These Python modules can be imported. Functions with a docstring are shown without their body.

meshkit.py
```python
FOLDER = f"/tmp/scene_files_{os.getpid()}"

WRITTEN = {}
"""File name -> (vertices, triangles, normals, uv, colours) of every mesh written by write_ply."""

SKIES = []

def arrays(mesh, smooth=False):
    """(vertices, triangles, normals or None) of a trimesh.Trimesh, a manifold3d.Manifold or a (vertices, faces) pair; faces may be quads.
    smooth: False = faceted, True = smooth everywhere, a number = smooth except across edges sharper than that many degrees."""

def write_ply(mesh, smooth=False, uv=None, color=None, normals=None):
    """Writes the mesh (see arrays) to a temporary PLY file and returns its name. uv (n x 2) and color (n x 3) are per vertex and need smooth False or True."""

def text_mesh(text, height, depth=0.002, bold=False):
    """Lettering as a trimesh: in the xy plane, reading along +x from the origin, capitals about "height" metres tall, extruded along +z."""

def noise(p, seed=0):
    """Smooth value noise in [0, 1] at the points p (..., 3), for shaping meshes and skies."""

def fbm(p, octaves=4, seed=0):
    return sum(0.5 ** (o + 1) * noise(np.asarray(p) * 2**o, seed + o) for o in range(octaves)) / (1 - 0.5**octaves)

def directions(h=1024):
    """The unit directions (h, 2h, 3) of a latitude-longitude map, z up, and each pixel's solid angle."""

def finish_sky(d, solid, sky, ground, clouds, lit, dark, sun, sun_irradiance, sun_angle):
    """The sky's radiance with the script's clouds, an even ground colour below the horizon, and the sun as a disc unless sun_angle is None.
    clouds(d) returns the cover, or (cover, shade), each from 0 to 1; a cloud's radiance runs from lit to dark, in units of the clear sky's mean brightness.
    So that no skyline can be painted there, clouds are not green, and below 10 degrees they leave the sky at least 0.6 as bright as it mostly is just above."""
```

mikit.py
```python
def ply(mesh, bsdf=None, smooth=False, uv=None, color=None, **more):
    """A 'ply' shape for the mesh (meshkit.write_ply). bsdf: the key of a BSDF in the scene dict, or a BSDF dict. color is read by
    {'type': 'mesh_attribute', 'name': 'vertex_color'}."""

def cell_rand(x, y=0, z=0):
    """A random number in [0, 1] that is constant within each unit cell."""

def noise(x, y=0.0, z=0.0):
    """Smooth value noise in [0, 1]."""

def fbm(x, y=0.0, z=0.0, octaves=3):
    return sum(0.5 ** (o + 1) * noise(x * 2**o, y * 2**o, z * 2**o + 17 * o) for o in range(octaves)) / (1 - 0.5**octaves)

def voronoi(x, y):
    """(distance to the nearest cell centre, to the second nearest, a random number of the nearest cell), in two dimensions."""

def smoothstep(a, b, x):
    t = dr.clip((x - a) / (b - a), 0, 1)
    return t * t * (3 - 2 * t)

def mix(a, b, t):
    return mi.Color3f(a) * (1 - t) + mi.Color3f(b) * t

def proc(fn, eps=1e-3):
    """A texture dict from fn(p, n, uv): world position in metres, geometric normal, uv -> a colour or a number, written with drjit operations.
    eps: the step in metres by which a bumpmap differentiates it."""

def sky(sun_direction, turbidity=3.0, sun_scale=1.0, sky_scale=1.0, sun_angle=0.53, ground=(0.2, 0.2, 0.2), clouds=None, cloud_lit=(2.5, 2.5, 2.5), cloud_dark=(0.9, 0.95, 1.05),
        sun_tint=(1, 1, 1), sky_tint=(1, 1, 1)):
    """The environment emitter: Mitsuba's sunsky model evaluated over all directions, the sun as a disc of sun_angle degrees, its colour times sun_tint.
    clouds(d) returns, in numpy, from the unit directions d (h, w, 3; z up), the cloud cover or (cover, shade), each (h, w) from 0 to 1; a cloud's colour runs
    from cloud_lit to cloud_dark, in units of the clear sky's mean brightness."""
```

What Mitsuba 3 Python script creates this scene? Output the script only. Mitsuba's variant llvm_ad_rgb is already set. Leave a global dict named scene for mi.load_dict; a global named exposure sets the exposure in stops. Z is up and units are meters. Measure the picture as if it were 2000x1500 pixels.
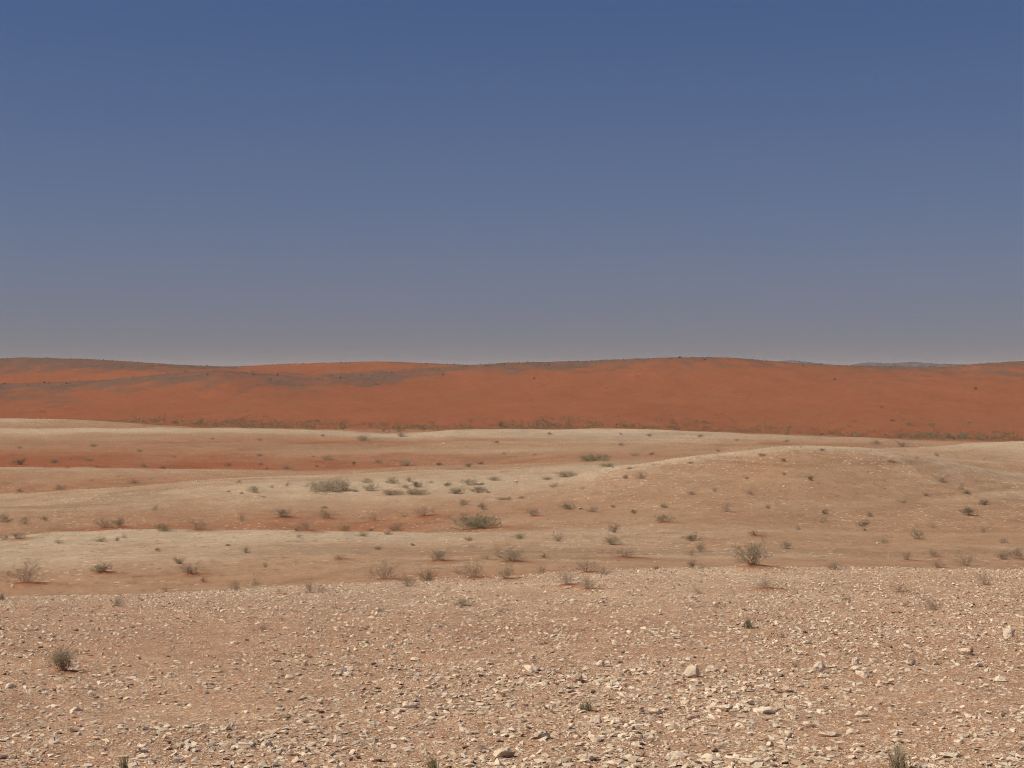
import math, random
import numpy as np
import drjit as dr
import mitsuba as mi
import mikit, meshkit
from scipy.interpolate import PchipInterpolator
from scipy.ndimage import gaussian_filter1d
from scipy.spatial import ConvexHull, cKDTree

T = mi.ScalarTransform4f
scene, labels = {}, {}

# ------------------------------------------------------------------ camera, sky, exposure, haze
F = 2747.0                                   # focal length in pixels of a 2000 px wide frame (40 degrees)
EYE = 1.65
PITCH = math.atan(28.0 / F)                  # the level horizon lies 28 px above the middle
scene['camera'] = {
    'type': 'perspective', 'fov': math.degrees(2 * math.atan(1000.0 / F)), 'fov_axis': 'x',
    'near_clip': 0.1, 'far_clip': 60000.0,
    'to_world': T().look_at(origin=[0, 0, EYE], target=[0, math.cos(PITCH), EYE - math.sin(PITCH)], up=[0, 0, 1]),
    'medium': {'type': 'ref', 'id': 'haze_air'},
}
SUN = np.array([-0.80, -0.22, 0.98])


def dust(d):
    """Thin dust that thickens towards the horizon all around."""
    el = np.degrees(np.arcsin(np.clip(d[..., 2], 0, 1)))
    return 0.60 * np.exp(-el / 7.0) * (0.97 + 0.06 * meshkit.fbm(d * [5, 5, 22.0], 3, 4))


scene['sky'] = mikit.sky(SUN.tolist(), turbidity=2.6, sky_scale=0.44, ground=(0.32, 0.22, 0.14), sky_tint=(0.57, 0.82, 1.21), clouds=dust, cloud_lit=(2.66, 2.12, 1.90))
exposure = 1.45
scene['haze_air'] = {'type': 'homogeneous', 'albedo': {'type': 'rgb', 'value': [0.86, 0.92, 0.97]}, 'sigma_t': 7.5e-5}

rng = np.random.default_rng(11)
random.seed(11)


def fbm2(x, y, s, octv=3, seed=0):
    return meshkit.fbm(np.stack([x * s, y * s, np.zeros_like(x) + 3.3], -1), octv, seed)


# ------------------------------------------------------------------ terrain: ridge and hollow lines, each a distance and where it lies below the eye
def drop(y):                                 # slope below level of a line seen at row y
    return np.tan(np.arctan((np.asarray(y, float) - 750.0) / F) + PITCH)


SKY_L = {0: 700, 60: 698, 200: 702, 320: 710, 440: 718, 500: 716, 570: 711, 650: 709, 780: 708, 880: 711, 940: 716}
SKY_R = {940: 713, 985: 710, 1100: 707, 1200: 702, 1290: 699, 1335: 697, 1385: 697, 1450: 700, 1520: 707, 1600: 712, 1680: 714, 1780: 718, 1850: 717, 1930: 710, 2000: 705}
LINES = [
    (10.5, {0: 1500}), (18, {0: 1300}), (28, {0: 1192, 1000: 1184, 2000: 1178}),
    (38, {0: 1161, 250: 1159, 400: 1153, 600: 1141, 800: 1141, 1000: 1132, 1150: 1122, 1300: 1113, 1500: 1109, 1700: 1109, 2000: 1114}),
    (45, {0: 1161, 250: 1159, 400: 1153, 600: 1138, 800: 1120, 1000: 1112, 1150: 1108, 1300: 1112, 1500: 1111, 1700: 1111, 2000: 1115}),
    (55, {0: 1098, 500: 1090, 1000: 1078, 1500: 1080, 2000: 1084}),
    (66, {0: 1050, 100: 1041, 300: 1037, 500: 1036, 700: 1039, 900: 1043, 1050: 1046, 1300: 1044, 2000: 1048}),
    (75, {0: 1054, 100: 1046, 300: 1042, 500: 1040, 700: 1041, 900: 1036, 1050: 1026, 1300: 1020, 2000: 1024}),
    (88, {0: 1003, 400: 998, 700: 990, 1000: 975, 1300: 962, 1600: 960, 2000: 985}),
    (105, {0: 984, 400: 956, 650: 946, 900: 939, 1050: 935, 1122: 929, 1210: 908, 1300: 897, 1422: 887, 1475: 882, 1524: 873, 1580: 870, 1702: 875, 1790: 889, 1900: 912, 2000: 932}),
    (118, {0: 973, 400: 945, 650: 934, 900: 927, 1050: 925, 1122: 926, 1210: 916, 1300: 904, 1422: 894, 1580: 879, 1702: 884, 1790: 896, 1900: 912, 2000: 926}),
    (132, {0: 965, 200: 952, 400: 938, 650: 927, 850: 919, 1000: 915, 1175: 909, 1300: 908, 1500: 898, 1700: 894, 1790: 894, 1900: 899, 2000: 907}),
    (150, {0: 969, 200: 957, 400: 943, 650: 931, 850: 922, 1000: 915, 1175: 905, 1300: 902, 1500: 895, 1790: 884, 2000: 892}),
    (176, {0: 914, 200: 914, 400: 916, 560: 919, 650: 922, 800: 911, 1000: 905, 1200: 893, 1400: 890, 1600: 884, 1790: 875, 1900: 866, 2000: 861}),
    (196, {0: 917, 200: 917, 400: 918, 560: 918, 700: 911, 1000: 900, 1200: 887, 1400: 886, 1600: 881, 1790: 876, 1900: 869, 2000: 865}),
    (235, {0: 880, 500: 880, 1000: 876, 1300: 872, 1500: 870, 1800: 873, 2000: 868}),
    (290, {0: 838, 250: 837, 500: 838, 650: 843, 750: 848, 800: 848, 900: 840, 1000: 838, 1250: 840, 1500: 849, 1700: 855, 1800: 862, 2000: 866}),
    (320, {0: 838, 300: 839, 500: 841, 650: 844, 750: 847, 900: 844, 1000: 842, 1250: 844, 1500: 851, 1700: 856, 1800: 861, 2000: 866}),
    (345, {0: 819, 100: 820, 200: 825, 300: 833, 400: 838, 750: 845, 1000: 842, 1250: 844, 1500: 850, 1800: 859, 2000: 864}),
    (420, {0: 820, 300: 826, 700: 828, 1000: 829, 1250: 831, 1500: 838, 1800: 849, 2000: 856}),
    (530, {0: 786, 500: 788, 1000: 792, 1500: 797, 2000: 806}),
    (640, {0: 752, 200: 745, 330: 731, 420: 724, 600: 742, 800: 752, 1000: 750, 1500: 752, 1750: 758, 2000: 756}),
    (710, {0: 753, 200: 746, 330: 733, 420: 725, 600: 733, 800: 729, 940: 724, 1100: 722, 1300: 715, 1500: 724, 1750: 737, 2000: 732}),
    (820, {0: 727, 200: 724, 440: 723, 600: 722, 700: 721, 850: 716, **SKY_R}),
    (960, {**SKY_L, 985: 716, 1200: 708, 1380: 704, 1600: 715, 1800: 719, 2000: 711}),
    (1500, {0: 735}), (3000, {0: 735}), (6000, {0: 731}), (16000, {0: 725}),
]
AZ_IN = math.radians(22.0)
az = np.concatenate([np.radians(np.arange(-180, -34, 4.0)), np.radians(np.arange(-34, -22, 0.8)), np.linspace(-AZ_IN, AZ_IN, 620), np.radians(np.arange(22.8, 34, 0.8)), np.radians(np.arange(34, 180.1, 4.0))])
NA = len(az)
azc = np.clip(az, -AZ_IN, AZ_IN)
col_px = 1000 + F * np.tan(azc)
side = np.clip((np.abs(az) - AZ_IN) / (math.pi - AZ_IN), 0, 1)
yrow = np.concatenate([np.geomspace(0.7, 9.3, 26)[:-1], np.geomspace(9.3, 60, 210)[:-1], np.geomspace(60, 430, 260)[:-1], np.geomspace(430, 1000, 96)[:-1], np.geomspace(1000, 8600, 22)])
NR = len(yrow)


def across(knots, smooth=6.0):
    k = sorted(knots)
    v = np.interp(col_px, k, [knots[i] for i in k])
    inner = np.abs(az) <= AZ_IN + 1e-6
    v[inner] = gaussian_filter1d(v[inner], smooth, mode='nearest')
    v[az < -AZ_IN] = v[inner][0]
    v[az > AZ_IN] = v[inner][-1]
    return v * (1 - side) + 0.5 * (v[inner][0] + v[inner][-1]) * side


st_d = np.array([0.7, 5.0] + [l[0] for l in LINES])
st_z = np.stack([np.full(NA, EYE - 0.02), np.full(NA, 2.25)] + [drop(across(l[1])) * l[0] for l in LINES])       # metres below the eye
ZG = EYE - PchipInterpolator(np.log(st_d), st_z, axis=0)(np.log(yrow))                                            # NR x NA
YG = yrow[:, None] * np.where(np.abs(az) <= AZ_IN, 1.0, np.cos(az) / math.cos(AZ_IN))[None]
XG = yrow[:, None] * np.where(np.abs(az) <= AZ_IN, np.tan(azc), np.sin(az) / math.cos(AZ_IN))[None]
RD = np.broadcast_to(yrow[:, None], ZG.shape)
# natural unevenness, larger farther out
ZG = ZG + (fbm2(XG, YG, 0.9, 3, 1) - 0.5) * 0.10 * np.clip(RD / 14, 0.5, 1.2) * np.clip(1.4 - RD / 300, 0, 1)
ZG = ZG + (fbm2(XG, YG, 0.11, 3, 2) - 0.5) * np.clip(RD / 130, 0.12, 0.75)
ZG = ZG + (fbm2(XG, YG, 0.021, 3, 3) - 0.5) * np.clip((RD - 380) / 260, 0, 1) * 2.2
ZG = ZG + (fbm2(XG, YG, 0.09, 3, 4) - 0.5) * np.clip((RD - 560) / 200, 0, 1) * 0.8

# soil: 0 pale limestone crust, 0.5 tan, 1 red sand, along the same lines
SOIL = [
    (9, {0: .50, 2000: .52}), (24, {0: .50, 2000: .50}), (36, {0: .38, 1000: .42, 1500: .30, 2000: .38}), (39, {0: .30, 500: .25, 900: .50, 1300: .30, 2000: .28}),
    (42, {0: .66, 450: .62, 700: .66, 1000: .62, 1200: .52, 1500: .56, 2000: .58}), (50, {0: .42, 300: .46, 700: .46, 1000: .45, 1500: .42, 2000: .48}),
    (58, {0: .13, 400: .14, 700: .30, 1000: .38, 1300: .36, 2000: .42}), (66, {0: .16, 500: .12, 800: .18, 1000: .34, 1500: .38, 2000: .44}), (70, {0: .3, 700: .3, 1000: .4, 2000: .5}),
    (77, {0: .62, 200: .66, 600: .74, 800: .76, 950: .52, 1300: .46, 2000: .46}), (84, {0: .44, 300: .5, 600: .62, 900: .55, 1300: .46, 2000: .44}),
    (90, {0: .38, 500: .38, 800: .36, 1100: .42, 1500: .50, 2000: .38}), (98, {0: .38, 300: .36, 600: .26, 1000: .26, 1250: .40, 1400: .50, 1650: .50, 1850: .36, 2000: .3}), (102, {0: .36, 300: .34, 600: .24, 1000: .22, 1250: .22, 1400: .20, 1650: .20, 1850: .26, 2000: .3}),
    (105, {0: .36, 300: .34, 700: .2, 1100: .16, 1300: .08, 1700: .10, 2000: .22}), (112, {0: .34, 400: .32, 1100: .2, 1300: .14, 1700: .16, 2000: .24}), (122, {0: .34, 500: .34, 900: .26, 1000: .24, 1300: .3, 1800: .3, 2000: .5}), (128, {0: .3, 500: .3, 1000: .24, 1300: .3, 1800: .3, 2000: .5}), (132, {0: .18, 700: .16, 1100: .26, 2000: .34}),
    (145, {0: .7, 300: .66, 700: .5, 1000: .4, 2000: .3}), (165, {0: .62, 250: .5, 500: .5, 900: .5, 1200: .64, 2000: .22}), (177, {0: .22, 450: .28, 650: .6, 1000: .64, 1300: .66, 2000: .14}),
    (198, {0: .95, 250: .92, 600: .86, 900: .76, 1200: .66, 1500: .5, 2000: .3}), (215, {0: .94, 250: .92, 600: .84, 900: .7, 1200: .6, 1500: .45, 2000: .3}), (228, {0: .82, 300: .82, 600: .68, 750: .36, 1000: .32, 1400: .5, 1800: .55, 2000: .4}),
    (240, {0: .70, 300: .70, 500: .66, 700: .5, 900: .56, 1100: .4, 1300: .5, 1500: .66, 1700: .66, 2000: .5}), (255, {0: .58, 250: .56, 400: .68, 550: .74, 780: .72, 950: .5, 1100: .25, 1300: .3, 1500: .55, 1750: .6, 2000: .5}),
    (270, {0: .42, 250: .36, 450: .5, 600: .5, 800: .42, 950: .18, 1250: .16, 1500: .34, 2000: .6}), (284, {0: .12, 400: .14, 700: .22, 1000: .1, 1300: .14, 1500: .3, 1800: .5, 2000: .7}), (292, {0: .1, 400: .14, 700: .22, 1000: .1, 1300: .14, 1500: .3, 1800: .5, 2000: .7}),
    (322, {0: .6, 200: .55, 400: .6, 1000: .7, 2000: .8}), (345, {0: .2, 150: .3, 300: .6, 700: .75, 2000: .85}), (375, {0: .6, 700: .6, 1700: .8, 2000: .9}), (405, {0: .62, 700: .62, 1700: .85, 2000: .9}), (445, {0: 1}), (1500, {0: .9}), (16000, {0: .6}),
]
RED = PchipInterpolator(np.log([s[0] for s in SOIL]), np.stack([across(s[1], 14) for s in SOIL]), axis=0)(np.log(np.clip(yrow, 9, 16000)))
streak = fbm2(XG + 0.25 * YG, YG, 0.05, 4, 5) - 0.5
RED = RED + streak * np.where(RD < 350, 0.30, 0.05) + (fbm2(XG * 0.4, YG, 0.22, 3, 6) - 0.5) * np.where(RD < 330, 0.27, 0.0) + (fbm2(XG * 0.5, YG, 0.9, 3, 8) - 0.5) * np.where(RD < 200, 0.20, 0.0)
# dark desert stone lying over the dune crests
DARK = [
    (480, {0: 0}), (520, {0: .35, 110: .3, 200: 0}), (560, {0: .45, 100: .35, 250: .1, 400: .1, 520: .2, 640: .1, 700: 0}), (590, {0: .55, 300: .5, 420: .4, 500: .6, 620: .6, 690: .15, 760: 0}),
    (618, {0: .95, 330: .9, 430: .75, 520: .8, 640: .8, 720: .5, 790: 0, 2000: .1}), (638, {0: 1, 330: 1, 430: .85, 520: .75, 640: .85, 720: .8, 800: .1, 850: 0, 2000: .1}),
    (668, {0: .4, 200: .3, 330: .5, 430: .4, 520: .7, 640: .85, 740: .9, 810: .5, 870: .05, 1300: .0, 2000: .25}), (712, {0: .05, 200: 0, 330: .1, 450: .4, 600: .55, 700: .85, 800: 1, 880: .5, 940: .5, 1100: .55, 1250: .3, 1400: .2, 1700: .15, 2000: .5}),
    (750, {0: 0, 330: 0, 450: .3, 560: .2, 640: .2, 720: .6, 800: .9, 900: .8, 980: .9, 1100: .85, 1250: .6, 1380: .45, 1550: .45, 1700: .45, 2000: .6}),
    (800, {0: .2, 330: .3, 440: .2, 560: 0, 640: .0, 750: .3, 850: .7, 940: .9, 1100: 1, 1250: .9, 1380: .8, 1550: .7, 1800: .7, 2000: .7}),
    (826, {0: .6, 330: .7, 440: .4, 560: .0, 740: .0, 850: .4, 940: .9, 1100: 1, 1250: 1, 1400: .9, 1550: .7, 1800: .8, 2000: .7}),
    (890, {0: 1, 300: 1, 440: .8, 560: 0, 740: .05, 900: .6, 1000: .8, 2000: .8}), (955, {0: 1, 300: 1, 440: .9, 560: .55, 640: .35, 860: .6, 900: .8, 2000: .8}), (1500, {0: .7}), (16000, {0: .6}),
]
DK = PchipInterpolator(np.log([s[0] for s in DARK]), np.stack([across(s[1], 10) for s in DARK]), axis=0)(np.log(np.clip(yrow, 480, 16000)))
GRAV = np.clip((42 + 3 * (fbm2(XG, YG, 0.5, 2, 7) - 0.5) - RD) / 5.0, 0, 1) + 0.0 * DK

row_top = 750 + F * np.tan(np.arctan((EYE - ZG) / RD) - PITCH)         # the row each ground point is seen at


def find(px, py):
    """The ground point met first along the line of sight to (px, py): (x, y, z)."""
    i = int(np.argmin(np.where(np.abs(az) <= AZ_IN + 1e-6, np.abs(col_px - px), 1e9)))
    r = row_top[:, i]
    k = np.nonzero((r[:-1] > py) & (r[1:] <= py))[0]
    if len(k) == 0:
        k0 = int(np.argmin(np.abs(r - py))); t = 0
    else:
        k0 = int(k[0]); t = (r[k0] - py) / (r[k0] - r[k0 + 1])
    k1 = min(k0 + 1, NR - 1)
    Y = yrow[k0] * (1 - t) + yrow[k1] * t
    return (px - 1000) / F * Y * 1.0, Y, ZG[k0, i] * (1 - t) + ZG[k1, i] * t


log_rows = np.log(yrow)
inner_i = np.nonzero(np.abs(az) <= AZ_IN + 1e-6)[0]


def ground_at(x, y):
    """Height, redness and dark cover at points in front of the camera (inside the fine fan)."""
    x, y = np.asarray(x, float), np.asarray(y, float)
    a = np.clip(x / y, math.tan(-AZ_IN) + 1e-6, math.tan(AZ_IN) - 1e-6)
    ai = (np.arctan(a) + AZ_IN) / (2 * AZ_IN) * (len(inner_i) - 1)
    j = np.clip(ai.astype(int), 0, len(inner_i) - 2); tj = ai - j
    k = np.clip(np.searchsorted(yrow, y) - 1, 0, NR - 2); tk = np.clip((y - yrow[k]) / (yrow[k + 1] - yrow[k]), 0, 1)
    j = j + inner_i[0]

    def g(A):
        return (A[k, j] * (1 - tj) + A[k, j + 1] * tj) * (1 - tk) + (A[k + 1, j] * (1 - tj) + A[k + 1, j + 1] * tj) * tk
    return g(ZG), g(RED), g(DK)


# ------------------------------------------------------------------ materials
smooth, mix, voronoi, pn, pf = mikit.smoothstep, mikit.mix, mikit.voronoi, mikit.noise, mikit.fbm
PALE, TAN, REDS, STONE, DARKS = (.488, .398, .292), (.378, .246, .160), (.302, .120, .066), (.74, .650, .520), (.17, .112, .098)


def soil_colour(p, n, uv):
    a = pf(p.x * 0.55, p.y * 0.55, 0, 3) - 0.5
    b = pf(p.x * 4.1, p.y * 4.1, 2.0, 2) - 0.5
    r = uv.x + a * 0.16 + b * 0.10
    c = mix(mix(PALE, TAN, smooth(0.05, 0.5, r)), REDS, smooth(0.46, 0.98, r))
    c = c * mix((1, 1, 1), (1.04, .96, .93), dr.clip(-uv.y, 0, 1))
    # pebbles too small to build: two sizes, far fewer on red sand
    d1, e1, w1 = voronoi(p.x * 13.0, p.y * 13.0)
    d2, e2, w2 = voronoi(p.x * 34.0 + 5.2, p.y * 34.0)
    many = dr.clip(1.15 - uv.x * 1.0, 0.06, 0.9)
    near = dr.clip(-uv.y, 0, 1)
    s1 = dr.select(w1 < 0.10 + 0.34 * near * many, smooth(0.42, 0.30, d1), 0.0)
    s2 = dr.select(w2 < 0.15 + 0.45 * near, smooth(0.44, 0.30, d2), 0.0)
    tone = 0.72 + 0.5 * mikit.cell_rand(w1 * 9999.0, w2 * 7777.0)
    c = mix(c, mi.Color3f(STONE) * (0.7 + 0.5 * w2 * 2.0), s2 * dr.clip(0.18 + near, 0, 0.85) * many)
    c = mix(c, mi.Color3f(STONE) * tone, s1 * dr.clip(0.35 + near, 0, 0.9) * many)
    # thin limestone beds cropping out along the contours
    bed = pf(p.z * 5.5 + 2.6 * pf(p.x * 0.05, p.y * 0.05, 1.0, 3), p.x * 0.035, p.y * 0.02, 2)
    edge = pf(p.x * 0.9, p.y * 0.9, 6.0, 3)
    c = mix(c, mi.Color3f(PALE) * 1.12, smooth(0.56, 0.70, bed + (edge - 0.5) * 0.25) * 0.36 * (1 - near) * dr.clip(1.0 - 1.6 * uv.x, 0.05, 1))
    c = c * (1.0 - 0.12 * smooth(0.44, 0.30, bed + (edge - 0.5) * 0.22) * (1 - near))
    # stones of hand to foot size, seen as light and dark flecks on the farther ridges
    d3, e3, w3 = voronoi(p.x * 3.1 + 2.0, p.y * 3.1)
    fleck = smooth(0.36, 0.22, d3) * (1 - near)
    c = mix(c, mi.Color3f(STONE), fleck * dr.select(w3 < 0.20 * many * smooth(0.45, 0.75, pf(p.x * 0.12, p.y * 0.12, 9.0, 3)) + 0.010, 0.6, 0.0))
    c = mix(c, (.20, .145, .10), fleck * dr.select(w3 > 0.94, 0.75, 0.0))
    c = c * (0.84 + 0.32 * pf(p.x * 7.0, p.y * 7.0, 7.0, 2)) * (0.88 + 0.24 * pf(p.x * 1.7, p.y * 1.7, 7.0, 3)) * (0.90 + 0.20 * pf(p.x * 0.45 + p.y * 0.1, p.y * 0.9, 3.0, 3))
    dk = dr.clip(uv.y, 0, 1)
    g = pf(p.x * 0.32, p.y * 0.16, 4.0, 4)
    return mix(c, mi.Color3f(DARKS) * (0.8 + 0.5 * g), smooth(0.30, 0.80, dk * 0.75 + (g - 0.5) * 1.1 * smooth(0.0, 0.2, dk)) * 0.72)


def soil_height(p, n, uv):
    d, e, w = voronoi(p.x * 13.0, p.y * 13.0)
    near = dr.clip(-uv.y, 0, 1)
    return pf(p.x * 3.0, p.y * 3.0, 0, 4) * 0.05 + smooth(0.45, 0.1, d) * dr.select(w < 0.5, 0.02, 0.0) * near


def hill_colour(p, n, uv):
    a = pf(p.x * 0.05, p.y * 0.03, 0, 4) - 0.5
    b = pf(p.x * 0.6, p.y * 0.3, 2.0, 3)
    c = mix(REDS, TAN, smooth(0.50, 0.0, uv.x + a * 0.1)) * (0.87 + 0.26 * b) * (0.90 + 0.20 * pf(p.x * 0.09, p.y * 0.03, 8.0, 3))
    c = mix(c, mi.Color3f(.285, .13, .072), smooth(0.0, 0.3, a) * 0.6)
    dk = dr.clip(uv.y, 0, 1)
    g = pf(p.x * 0.11, p.y * 0.045, 4.0, 5)
    return mix(c, mi.Color3f(.160, .112, .092) * (0.75 + 0.5 * b), smooth(0.08, 0.80, dk * 0.75 + (g - 0.5) * 1.2 * smooth(0.0, 0.25, dk)) * 0.90)


def stone_colour(p, n, uv):
    k = 0.72 + 0.42 * uv.x
    c = mix(mi.Color3f(STONE) * k, (.46, .30, .19), smooth(0.62, 1.0, uv.y) * 0.75)
    c = mix(c, (.20, .13, .09), dr.select(uv.y < 0.035, 0.8, 0.0))
    st = pf(p.x * 22.0, p.y * 22.0, p.z * 22.0, 3)
    return c * (0.80 + 0.36 * st)


def rock_colour(p, n, uv):
    st = pf(p.x * 9.0, p.y * 9.0, p.z * 14.0, 4)
    who = mikit.cell_rand(p.x * 3.0, p.y * 3.0)
    c = mix(mi.Color3f(STONE) * 1.06, (.50, .37, .26), smooth(0.48, 0.75, st))
    c = mix(c, (.40, .35, .30), smooth(0.60, 0.80, pf(p.x * 31.0, p.y * 31.0, p.z * 31.0, 2)) * 0.5)
    return c * (0.88 + 0.2 * who)


def diffuse(fn):
    return {'type': 'twosided', 'bsdf': {'type': 'diffuse', 'reflectance': mikit.proc(fn)}}


scene['soil'] = {'type': 'twosided', 'bsdf': {'type': 'bumpmap', 'arbitrary': mikit.proc(soil_height, 0.01), 'scale': 1.0, 'bsdf': {'type': 'diffuse', 'reflectance': mikit.proc(soil_colour)}}}
scene['dune_sand'] = diffuse(hill_colour)
scene['stone'] = diffuse(stone_colour)
scene['limestone'] = {'type': 'twosided', 'bsdf': {'type': 'bumpmap', 'arbitrary': mikit.proc(lambda p, n, uv: pf(p.x * 30.0, p.y * 30.0, p.z * 30.0, 3) * 0.02, 0.003), 'scale': 1.0, 'bsdf': {'type': 'diffuse', 'reflectance': mikit.proc(rock_colour)}}}
scene['dark_rock'] = diffuse(lambda p, n, uv: mi.Color3f(.13, .092, .075) * (0.6 + 0.8 * pf(p.x * 3.0, p.y * 3.0, p.z * 3.0, 3)))
scene['far_rock'] = diffuse(lambda p, n, uv: mi.Color3f(.052, .049, .057) * (0.8 + 0.4 * pf(p.x * 0.01, p.y * 0.004, p.z * 0.02, 3)))


def leaf(rgb, thin=True):
    def fn(p, n, uv):
        return mi.Color3f(rgb) * (0.62 + 0.76 * pf(p.x * 5.0, p.y * 5.0, p.z * 7.0, 3))
    if not thin:
        return diffuse(fn)
    return {'type': 'principledthin', 'base_color': mikit.proc(fn), 'roughness': 0.8, 'diff_trans': 0.9, 'spec_trans': 0.0, 'eta': 1.3}


TONES = {'green': (.330, .312, .195), 'grey': (.450, .405, .288), 'brown': (.450, .355, .245), 'mauve': (.410, .345, .285), 'dark': (.255, .228, .155), 'scrub': (.300, .255, .160)}
for k, v in TONES.items():
    scene['leaf_' + k] = leaf(v)
scene['twig_bark'] = leaf((.38, .305, .23), False)
scene['twig_dark'] = leaf((.23, .18, .135), False)
scene['blade_green'] = leaf((.28, .275, .155))

# ------------------------------------------------------------------ plants
def tube(pts, rads, sides=3):
    pts = np.asarray(pts, float); t = np.gradient(pts, axis=0); t /= np.linalg.norm(t, axis=1, keepdims=True) + 1e-9
    a = np.cross(t, [0.31, 0.17, 0.93]); a /= np.linalg.norm(a, axis=1, keepdims=True) + 1e-9
    b = np.cross(t, a); ang = np.arange(sides) * 2 * np.pi / sides
    v = pts[:, None] + np.asarray(rads)[:, None, None] * (np.cos(ang)[None, :, None] * a[:, None] + np.sin(ang)[None, :, None] * b[:, None])
    n = len(pts); i, j = np.meshgrid(np.arange(n - 1), np.arange(sides), indexing='ij')
    q = np.stack([i * sides + j, i * sides + (j + 1) % sides, (i + 1) * sides + (j + 1) % sides, (i + 1) * sides + j], -1).reshape(-1, 4)
    return v.reshape(-1, 3), np.vstack([q[:, [0, 1, 2]], q[:, [0, 2, 3]]])


def join(parts):
    vs, fs, at = [], [], 0
    for v, f in parts:
        vs.append(v); fs.append(f + at); at += len(v)
    return np.vstack(vs), np.vstack(fs)


def leaves_at(r, centres, size, up=0.5):
    n = len(centres); d = r.normal(size=(n, 3)); d[:, 2] = np.abs(d[:, 2]) + up; d /= np.linalg.norm(d, axis=1, keepdims=True)
    s = np.cross(d, r.normal(size=(n, 3))); s /= np.linalg.norm(s, axis=1, keepdims=True) + 1e-9
    L = size * r.uniform(0.6, 1.5, (n, 1)); W = L * r.uniform(0.28, 0.5, (n, 1))
    v = np.stack([centres, centres + d * L * 0.55 + s * W * 0.5, centres + d * L, centres + d * L * 0.5 - s * W * 0.5], 1).reshape(-1, 3)
    b = np.arange(n)[:, None] * 4
    return v, np.vstack([b + [0, 1, 2], b + [0, 2, 3]])


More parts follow.
